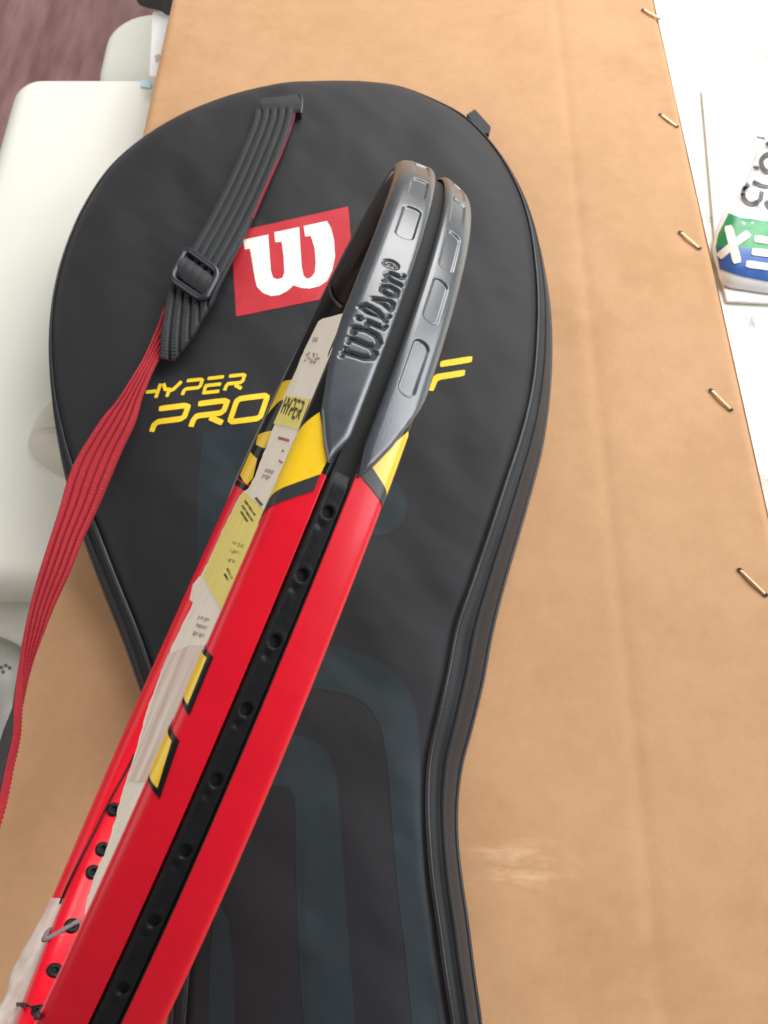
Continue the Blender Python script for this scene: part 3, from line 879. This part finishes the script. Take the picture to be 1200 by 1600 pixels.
def word_depth(x, y):
    d = np.full(x.shape, 9.0)
    for pl, w in WORD:
        for a, b in zip(pl[:-1], pl[1:]):
            a = np.array(a); b = np.array(b); ab = b - a; L2 = ab @ ab + 1e-12
            t = np.clip(((x - a[0]) * ab[0] + (y - a[1]) * ab[1]) / L2, 0, 1)
            d = np.minimum(d, np.hypot(x - a[0] - t * ab[0], y - a[1] - t * ab[1]) - w * .40)
    return d


def sstep(e0, e1, x):
    t = np.clip((x - e0) / (e1 - e0), 0, 1); return t * t * (3 - 2 * t)


def pad(sign):
    sv = np.linspace(-.2128, .2128, 1500); m = 60; f = np.linspace(0, 1, m)
    a = np.abs(sv)
    if sign < 0: outer = np.interp(a, [0, .172, .190, .2015, .2085, .2128], [.0165, .0160, .0130, .0108, .0076, .0050])
    else: outer = np.interp(a, [0, .182, .190, .2025, .2085, .2128], [.0158, .0158, .0135, .0098, .0074, .0050])
    inner = np.full_like(sv, CG + .0002)
    C = inner[:, None] + (np.maximum(outer, inner + .0003) - inner)[:, None] * f[None]
    S = np.broadcast_to(sv[:, None], C.shape)
    e = np.minimum(C - inner[:, None], outer[:, None] - C)
    rr = .0016
    H = .0015 * np.sqrt(np.clip(1 - (1 - np.clip(e / rr, 0, 1)) ** 2, 0, 1)) - .0002
    # sunken windows
    wins = [(.1807, .0082), (.158, .0078), (.1366, .0090), (.1135, .0098), (.0900, .0105), (.066, .0095), (.0425, .0095), (.020, .0090)] if sign > 0 else [(.1340, .0080), (.1120, .0072), (.0900, .0085), (.066, .0095), (.0425, .0095), (.020, .0090)]
    wins += [(-s_, l_) for s_, l_ in wins]
    for k, hl in wins:
        hw = .0020; cc = .0084; r0 = .0017
        qx = np.abs(S - k) - hl + r0; qy = np.abs(C - cc) - hw + r0
        sd = np.hypot(np.maximum(qx, 0), np.maximum(qy, 0)) + np.minimum(np.maximum(qx, qy), 0) - r0
        H = H - .00055 * sstep(.00025, -.00025, sd) * sstep(-.0, .0015, e)
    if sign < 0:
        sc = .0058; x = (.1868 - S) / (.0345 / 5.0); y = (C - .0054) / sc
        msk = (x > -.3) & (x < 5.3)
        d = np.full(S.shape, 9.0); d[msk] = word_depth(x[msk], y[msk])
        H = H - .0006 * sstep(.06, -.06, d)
    V = fsurf(S, sign * C, H)
    V[..., 2] -= sign * (.0023 if sign < 0 else .0009) * sstep(.2128, .204, a)[:, None] * (1 - f[None]) ** 1.3
    F = grid_faces(len(sv), m)
    if sign > 0: F = [q[::-1] for q in F]
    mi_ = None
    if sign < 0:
        dc = d.reshape(-1); mi_ = [1 if dc[q[0]] < -.01 else 0 for q in F]  # letter floors take the darker colour painted in as their shade
    o = make('bumper_guard', V.reshape(-1, 3), F, None, racket, midx=mi_, mats=[M_BUMPER, M_WORD_SHADE])
    return o


pad(-1); pad(1)

# grommet strip in the groove
hole_s = np.array([.223 + .0150 * k for k in range(-10, 11)]); hole_s = np.concatenate([hole_s[hole_s > .216], -hole_s[hole_s > .216]])
sv = np.linspace(-.372, .372, 2400); cv = np.linspace(-.00275, .00275, 27)
S, C = np.meshgrid(sv, cv, indexing='ij')
H = np.full(S.shape, .0009)
H = H + .0005 * np.exp(-((C + .0019) / .00032) ** 2) - .0009 * sstep(.0024, .0027, np.abs(C))
inb = sstep(.217, .212, np.abs(S))
nz_ = np.array([noise.noise((a * 260, b * 700, 3.0)) for a, b in zip(S.ravel(), C.ravel())]).reshape(S.shape)
H = H + (.00006 + .00008 * inb) * nz_ - .0011 * inb
for k in hole_s:
    d = np.hypot(S - k, (C - .0004) * 1.1)
    H = H - .0032 * sstep(.0014, .0009, d) + .00008 * np.exp(-((d - .0021) / .0004) ** 2)
    # small moulding dimple beside each hole
    d2 = np.hypot(S - k - .0034, (C + .0002)); H = H - .0004 * np.exp(-(d2 / .0008) ** 2)
strip = make('grommet_strip', fsurf(S, C, H).reshape(-1, 3), [q for q in grid_faces(len(sv), len(cv))], M_STRIP, racket)
bpy.context.view_layer.update()

# barrel ends of the grommets on the inside of the far rim and bridge
me1, me2 = frame.data, bridge.data
vs1 = [mw @ v.co for v in me1.vertices]; vs2 = [mw @ v.co for v in me2.vertices]
RV = BVHTree.FromPolygons(vs1 + vs2, [tuple(p.vertices) for p in me1.polygons] + [tuple(i + len(vs1) for i in p.vertices) for p in me2.polygons])


def loc(p): return RM.T @ (np.asarray(p) - RO)


def lathe(name, base, nrm, prof_, material, parent, seg=16):
    nrm = nrm / np.linalg.norm(nrm); a = np.cross(nrm, [0.3, .8, .5]); a /= np.linalg.norm(a); b = np.cross(nrm, a)
    V = [base + nrm * z + r * (a * math.cos(t) + b * math.sin(t)) for r, z in prof_ for t in np.linspace(0, 2 * np.pi, seg, endpoint=False)]
    n = len(prof_); F = grid_faces(n, seg, cv=True); F.append(tuple(range((n - 1) * seg, n * seg)))
    return make(name, V, F, material, parent)


gpts = {}
for (x, y) in ((178, 1265), (160, 1327), (145, 1363), (112, 1447), (85, 1517), (62, 1582), (45, 1640)):
    h = on(RV, x, y)
    if h is None: continue
    p, n = loc(h[0]), RM.T @ h[1]
    gpts[(x, y)] = (p, n)
    g = lathe('grommet', p, n, [(.0031, -.0006), (.0031, .0005), (.0027, .0010), (.0017, .0011), (.0012, .0008), (.0011, -.0005)], M_STRIP, racket)
    lathe('grommet_hole', p, n, [(.00115, -.0003), (.0011, .0002)], M_HOLE, g)

# cords tying the card through the bridge
def cordpt(x, y, lift):
    h = on(RV, x, y, lift)
    return loc(h[0]) if h is not None else None
for name_, pts, r_, m_ in (('cord', [(124, 1440), (112, 1447), (76, 1470)], .0010, M_CORD),
                           ('cord', [(68, 1586), (62, 1582), (50, 1578), (38, 1573), (30, 1570)], .0007, M_CORDK)):
    P_ = [cordpt(x, y, .0013) for x, y in pts]; P_ = [p for p in P_ if p is not None]
    if len(P_) > 1:
        e_ = P_[-1]; P_ = P_ + [e_ + np.array([0, -.003, -.0006]), e_ + np.array([.001, -.007, .0002]), e_ + np.array([.001, -.011, .004])]
        tube(name_, P_, r_, m_, racket, seg=8)

P_ = [cordpt(x, y, .0003) for x, y in ((211, 1178), (200, 1200), (188, 1222), (175, 1246), (162, 1271), (150, 1296), (138, 1319), (127, 1340), (117, 1360), (108, 1379), (100, 1397), (94, 1412))]
P_ = [p for p in P_ if p is not None]
tube('paint_seam', P_, .0005, M_BLACKP, racket, seg=6)

# crinkled clear wrap round the far throat arm
sv = np.linspace(-.600, -.394, 150); cv = np.linspace(-CT, CT, 61)[:-1]
S, C = np.meshgrid(sv, cv, indexing='ij')
nz_ = np.array([noise.fractal((a * 60, b * 110, 9.0), 1.0, 2.0, 3) for a, b in zip(S.ravel(), C.ravel())]).reshape(S.shape)
H = (.0020 + .0026 * nz_) * sstep(-.391, -.425, S + .012 * np.sin(C * 160)) + .0002
V = fsurf(S, C, H)
make('plastic_wrap', V.reshape(-1, 3), grid_faces(len(sv), len(cv), cv=True), M_FILM, racket)
tag(racket, 'red, black and yellow tennis racket with charcoal bumper, standing on its rim', 'tennis racket')

# ------------------------------------------------------------------ printed card sitting in the unstrung hoop
W0 = -.0095


def card_uv(x, y, w0=W0):
    d = RM.T @ ray(x, y); o_ = RM.T @ (CAMP - RO); k = (w0 - o_[2]) / d[2]; return (o_ + d * k)[:2]


card = empty('hoop_card'); card.matrix_world = mw
edge = [(548, 486), (520, 494), (498, 501), (487, 520), (470, 560), (437, 640), (415, 700), (392, 758), (376, 772), (352, 820), (330, 868), (312, 904), (300, 945), (278, 990), (264, 1020), (233, 1100), (210, 1180), (192, 1235), (169, 1319), (150, 1365), (136, 1408), (129, 1450), (108, 1520)]
E0 = crom(np.array(edge, float), 150); jit = np.array([noise.noise((k * .9, 1.7, .3)) * 1.6 + noise.noise((k * .23, 4.0, .9)) * 1.5 for k in range(150)])
E0[6:, 0] += jit[6:]
E_ = [card_uv(*p) for p in E0]
tq = np.linspace(0, math.pi, 400); HI = hoop_xy(tq, -.0155)
u_hi, u_lo = E_[0][0], E_[-1][0]
inn = [tuple(p) for p in HI if u_lo < p[0] < u_hi]
near_edge = inn[::-1][::6]
poly = [tuple(p) for p in E_] + near_edge


def sheet(name, loops, z, material, parent, thick=0.0, step=.02):
    V, F = cut_poly(loops, (step, step))
    W = [(p[0], p[1], z) for p in V]
    a, b, c = (np.array(W[F[0][i]]) for i in range(3))
    if np.cross(b - a, c - a)[2] > 0: F = [f[::-1] for f in F]
    if thick:
        bm = bmesh.new(); vv = [bm.verts.new(p) for p in W]
        for f in F:
            try: bm.faces.new([vv[i] for i in f])
            except ValueError: pass
        r = bmesh.ops.extrude_face_region(bm, geom=bm.faces[:]); bmesh.ops.translate(bm, verts=[g for g in r['geom'] if isinstance(g, bmesh.types.BMVert)], vec=(0, 0, thick))
        bmesh.ops.recalc_face_normals(bm, faces=bm.faces)
        return make_bm(name, bm, material, parent)
    return make(name, W, F, material, parent, smooth=False)


sheet('card_sheet', [poly], W0, M_CARD, card, thick=.0008)


def cprint(name, px, material, lift=.00025):
    return sheet(name, [[tuple(card_uv(*p)) for p in px]], W0 - lift, material, card)


cprint('yellow_band', [(448, 618), (486, 624), (468, 671), (428, 662)], M_CARDY)
cprint('yellow_block', [(381, 768), (416, 801), (404, 832), (348, 954), (318, 900), (350, 826)], M_CARDY)
# HYPER on the yellow band
lx = np.array([(440, 646), (470, 657)], float)
bx = []
for k in range(5):
    a = lx[0] + (lx[1] - lx[0]) * k / 5; b = a + (lx[1] - lx[0]) * .78 / 5
    bx.append((a, b, a + np.array([8.5, -26])))
GLY_SAVE = {}
for ch, (bl, br, tl) in zip('HYPER', bx):
    ex, ey = br - bl, tl - bl
    for pl, closed in GLY[ch]:
        for l in stroke(pl, .20, bool(closed)):
            cprint('letter', [tuple(bl + ex * p[0] + ey * p[1]) for p in l], M_CARDINK, .0005)
# hatched lines on the yellow block, small red text, grey print, streaked pink lines
for (a, b) in (((383, 782), (400, 806)), ((379, 790), (396, 815)), ((400, 778), (410, 790)), ((377, 799), (388, 816)), ((356, 888), (364, 905)), ((352, 897), (358, 908))):
    a = np.array(a, float); b = np.array(b, float); d = (b - a) / np.linalg.norm(b - a); n = np.array([-d[1], d[0]]) * 1.9
    cprint('ink_bar', [tuple(a + n), tuple(b + n), tuple(b - n), tuple(a - n)], M_CARDINK)
for k in range(7):
    x = 436 + k * 2.5; y = 682 + k * .7
    cprint('red_letter', [(x, y), (x + 1.5, y + .4), (x + .3, y + 5), (x - 1.2, y + 4.6)], M_CARDRED)
for (x, y) in ((442, 703), (437, 719), (440, 721)):
    cprint('red_mark', [(x, y), (x + 2, y + .5), (x + 1, y + 4), (x - 1, y + 3.4)], M_CARDRED)
random.seed(3)
for k in range(22):
    x = 476 + random.uniform(0, 22); y = 548 + random.uniform(0, 16) + (x - 476) * .15
    cprint('grey_print', [(x, y), (x + 2.2, y + .5), (x + .9, y + 4), (x - 1.2, y + 3.5)], M_CARDGREY)
for k in range(5):
    x = 490 + k * 1.6; cprint('grey_print', [(x, 527), (x + .8, 527), (x - 1, 535), (x - 1.8, 535)], M_CARDGREY)
cprint('faded_print', [(263, 1022), (300, 1008), (330, 1010), (290, 1110), (262, 1180), (232, 1222), (200, 1220), (216, 1172), (238, 1100)], M_STREAK, .0002)
random.seed(11)
for y0, n_, x_a, x_b in ((732, 6, 416, 430), (741, 5, 412, 424), (846, 6, 366, 384), (858, 6, 362, 378), (872, 5, 357, 370), (962, 6, 312, 330), (974, 6, 308, 326), (986, 6, 303, 322)):
    for k in range(n_):
        x = x_a + (x_b - x_a) * (k + random.uniform(-.2, .2)) / n_; y = y0 + (x - x_a) * .3; l_ = random.uniform(4, 7)
        cprint('small_print', [(x, y), (x + 1.3, y + .4), (x + 1.3 - l_ * .38, y + l_ + .4), (x - l_ * .38, y + l_)], M_CARDINK if 800 < y0 < 900 else M_CARDGREY)
# torn flap standing up over the far rim
fl = [(311, 900), (319, 912), (306, 950), (297, 934), (301, 915)]
def far_pt(x, y, v): # on the ray, at racket coordinate v
    d = RM.T @ ray(x, y); o_ = RM.T @ (CAMP - RO); k = (v - o_[1]) / d[1]; return o_ + d * k
W = [far_pt(311, 901, -.108), far_pt(319, 912, -.085), far_pt(308, 948, -.085), far_pt(296, 936, -.112), far_pt(301, 914, -.114)]
bm = bmesh.new(); vv = [bm.verts.new(p) for p in W]; bm.faces.new(vv)
r = bmesh.ops.extrude_face_region(bm, geom=bm.faces[:]); bmesh.ops.translate(bm, verts=[g for g in r['geom'] if isinstance(g, bmesh.types.BMVert)], vec=(0, 0, .0006))
bmesh.ops.recalc_face_normals(bm, faces=bm.faces)
make_bm('torn_flap', bm, M_CARD, card)
tag(card, 'creased cream card printed HYPER, filling the unstrung racket hoop', 'card')

# ================================================================== things round the box
# printed poly bag on the marble
ZT = -.031
sh_ = [at(x, y, ZT + .003) for x, y in ((1097, 138), (1320, 134), (1330, 480), (1136, 470), (1120, 405))]
bm = bmesh.new(); vv = [bm.verts.new(p) for p in sh_]; bm.faces.new(vv)
r = bmesh.ops.extrude_face_region(bm, geom=bm.faces[:]); bmesh.ops.translate(bm, verts=[g for g in r['geom'] if isinstance(g, bmesh.types.BMVert)], vec=(0, 0, -.0026))
bmesh.ops.recalc_face_normals(bm, faces=bm.faces); bmesh.ops.bevel(bm, geom=bm.edges[:], offset=.0005, segments=2, affect='EDGES')
pad_ = make_bm('paper_pad', bm, M_PAPER, None)
tag(pad_, 'plain white paper pad under the printed plastic bag on the marble', 'paper pad')
ZT = ZT + .0031
pbg = empty('poly_bag', tuple(at(1230, 300, ZT)))
oc = np.array(pbg.location)
outl = [(1215, 190), (1186, 232), (1160, 300), (1132, 332), (1113, 385), (1119, 420), (1130, 447), (1170, 456), (1230, 464), (1300, 470), (1330, 300), (1290, 180)]
OB = crom([at(x, y, ZT) for x, y in outl + outl[:1]], 301)[:-1]; cB_ = OB.mean(0)
R_ = []
for f in np.linspace(1, 0, 60):
    z = .013 * (1 - f ** 4) ** .5 if f < 1 else .0006
    ring = cB_ + (OB - cB_) * f; ring[:, 2] = ZT + .0006 + z
    if f < .97:
        for i in range(len(ring)):
            ring[i, 2] += (1 - f ** 6) * (.0042 * noise.noise((ring[i, 0] * 40 + ring[i, 1] * 25, ring[i, 1] * 34, 7.7)) + .0030 * (.5 - abs(noise.noise((ring[i, 0] * 95, ring[i, 1] * 60 + ring[i, 0] * 40, 3.1)))))
    R_.append(ring)
R_ = np.array(R_) - oc
pb_mesh = ringmesh('bag_film', R_, M_PLASTIC, pbg)
bpy.context.view_layer.update()
PBV = bvh_of(pb_mesh)


def pprint(name, loops, material, lift=.0005, step=8):
    V, F = cut_poly(loops, (step, step)); W = []
    for x, y in V:
        h = on(PBV, x, y, lift); W.append((h[0] if h is not None else at(x, y, ZT + .012)) - oc)
    n0 = np.cross(W[F[0][1]] - W[F[0][0]], W[F[0][2]] - W[F[0][0]])
    if n0[2] < 0: F = [f[::-1] for f in F]
    return make(name, W, F, material, pbg)


pprint('green_band', [[(1139, 334), (1158, 341), (1205, 347), (1280, 350), (1280, 395), (1205, 392), (1160, 388), (1119, 386), (1123, 366)]], M_GREEN)
pprint('blue_band', [[(1119, 385), (1160, 387), (1205, 391), (1280, 394), (1280, 448), (1205, 441), (1160, 432), (1125, 421)]], M_BLUE)
# EX, printed upside down towards the camera
XT = [[(1129, 356), (1145, 352), (1160, 412), (1145, 413)], [(1162, 366), (1177, 364), (1134, 408), (1114, 406)]]
pprint('letter', [stroke([(1138, 354), (1152, 412)], 13)[0]], M_WPRINT, .0010)
pprint('letter', [stroke([(1170, 365), (1147, 382)], 12)[0]], M_WPRINT, .0010)
pprint('letter', [stroke([(1143, 386), (1124, 402)], 12)[0]], M_WPRINT, .0010)
pprint('letter', [stroke([(1178, 374), (1222, 380), (1216, 420), (1165, 413)], 11)[0]], M_WPRINT, .0010)
pprint('letter', [stroke([(1174, 394), (1208, 398)], 11)[0]], M_WPRINT, .0010)
# slanted dark word above it
def pw(pl, w=7):
    q = crom(np.array(pl, float), max(8, len(pl) * 5)); pprint('dark_letter', [stroke([tuple(p) for p in q], w)[0]], M_DARKINK, .0008, 6)
pw([(1170, 288), (1162, 297), (1163, 312), (1174, 320), (1187, 313), (1190, 300)]); pw([(1177, 285), (1190, 291), (1202, 293)], 6)
pw([(1196, 315), (1204, 326), (1216, 318)]); pw([(1208, 272), (1194, 266), (1190, 252), (1200, 242), (1212, 246)])
pw([(1186, 264), (1178, 262)], 5); pw([(1198, 224), (1208, 234)], 6); pw([(1182, 214), (1196, 217)], 4)
tag(pbg, 'white plastic bag with green and blue print lying on the marble', 'plastic bag')

# beige pouch tip sticking out from under the cover
pz_ = -.034
pouch = empty('beige_pouch', tuple(at(100, 695, pz_))); po = np.array(pouch.location)
tip = np.array([(45, 690), (52, 672), (62, 652), (80, 632), (110, 618), (170, 615), (190, 690), (170, 770), (120, 752), (92, 742), (70, 728), (55, 712)])
OBp = crom([at(x, y, pz_) for x, y in list(tip) + [tip[0]]], 121)[:-1]; cc = at(130, 695, pz_)
R_ = []
for f in np.linspace(1, 0, 18):
    ring = cc + (OBp - cc) * f; prj = np.array([(CRM @ (p - CAMP)) for p in ring]); py_ = 800 - FPX * prj[:, 2] / prj[:, 1]
    sm = np.exp(-((py_ - 688 + (0)) / 3.2) ** 2)
    ring[:, 2] = pz_ + .0005 + .017 * (1 - f ** 2.5) ** .6 - .004 * sm * (1 - f ** 3)
    R_.append(ring)
ringmesh('pouch_body', np.array(R_) - po, M_BEIGE, pouch)
sp = [at(x, y, pz_ + zz) for x, y, zz in ((46, 690, .003), (60, 687, .0085), (80, 684, .012), (110, 683, .0145))]
tube('pouch_seam', [p - po for p in sp], .0006, M_BEIGE, pouch, seg=6)
tag(pouch, 'beige leather pouch tip poking out left of the black cover', 'pouch')

# white sheet of card and dark grey bundle at the far left corner of the box, pale blue tag
bm = bmesh.new()
q = [at(238, 18, -.02), at(285, 15, -.02), at(262, 122, -.02), at(233, 119, -.02)]
vv = [bm.verts.new(p) for p in q]; bm.faces.new(vv)
r = bmesh.ops.extrude_face_region(bm, geom=bm.faces[:]); bmesh.ops.translate(bm, verts=[g for g in r['geom'] if isinstance(g, bmesh.types.BMVert)], vec=(0, 0, -.014))
bmesh.ops.recalc_face_normals(bm, faces=bm.faces)
bmesh.ops.bevel(bm, geom=bm.edges[:], offset=.0006, segments=2, affect='EDGES')
ctn = empty('white_carton', (0, 0, 0)); make_bm('carton_body', bm, M_PAPER, ctn)
make('pink_mark', [at(x, y, -.0193) for x, y in ((242, 86), (250, 84), (249, 92), (244, 98))], [(0, 1, 2, 3)], M_CARDPINK, ctn, smooth=False)
tag(ctn, 'narrow white carton edge between the pale seat and the cardboard', 'carton')
bnd = [at(x, y, -.02) for x, y in ((205, -40), (214, 2), (228, 12), (250, 17), (266, 25), (300, 20), (310, -40), (260, -70))]
OBp = crom(bnd + bnd[:1], 81)[:-1]; cc = OBp.mean(0); R_ = []
for f in np.linspace(1, 0, 16):
    ring = cc + (OBp - cc) * f; ring[:, 2] = -.0198 + .028 * (1 - f ** 3) ** .6
    for i in range(len(ring)): ring[i, 2] += .004 * (1 - f) * noise.noise((ring[i, 0] * 60, ring[i, 1] * 60, 2))
    R_.append(ring)
bndo = ringmesh('dark_bundle', np.array(R_), M_DGREY, None)
tag(bndo, 'dark grey cloth bundle at the top edge, on the white carton', 'bundle')
tg = make('blue_tag', [at(x, y, z) for z in (-.0335, -.0345) for x, y in ((222, 124), (238, 126), (235, 138), (220, 135))], [(0, 1, 2, 3), (4, 7, 6, 5), (0, 4, 5, 1), (1, 5, 6, 2), (2, 6, 7, 3), (3, 7, 4, 0)], M_PALEBLUE, smooth=False)
tag(tg, 'small pale blue tag on the white seat near the cardboard edge', 'tag')

# grey crumpled plastic package low at the left edge
pk = [at(x, y, -.086) for x, y in ((-90, 985), (-20, 990), (30, 1010), (62, 1050), (66, 1120), (50, 1190), (0, 1230), (-90, 1240))]
OBp = crom(pk + pk[:1], 101)[:-1]; cc = OBp.mean(0); R_ = []
for f in np.linspace(1, 0, 22):
    ring = cc + (OBp - cc) * f; ring[:, 2] = -.0868 + .012 * (1 - f ** 3) ** .6
    for i in range(len(ring)): ring[i, 2] += .004 * (1 - f ** 4) * noise.noise((ring[i, 0] * 50, ring[i, 1] * 60, 6))
    R_.append(ring)
pkg = empty('plastic_package', (0, 0, 0))
pm = ringmesh('package_film', np.array(R_), M_GREYBAG, pkg)
bpy.context.view_layer.update(); KV = bvh_of(pm)
for k, (x, y) in enumerate(((2, 1043), (9, 1040), (15, 1044), (5, 1050))):
    W = []
    for dx, dy in ((-2.5, -2.5), (2.5, -2), (2, 2.5), (-2, 2)):
        h = on(KV, x + dx, y + dy, .0004); W.append(h[0] if h is not None else at(x + dx, y + dy, -.07))
    make('dark_print', W, [(0, 1, 2, 3)], M_DARKINK, pkg, smooth=False)
tag(pkg, 'crumpled grey plastic package at the left edge behind the red strap', 'package')
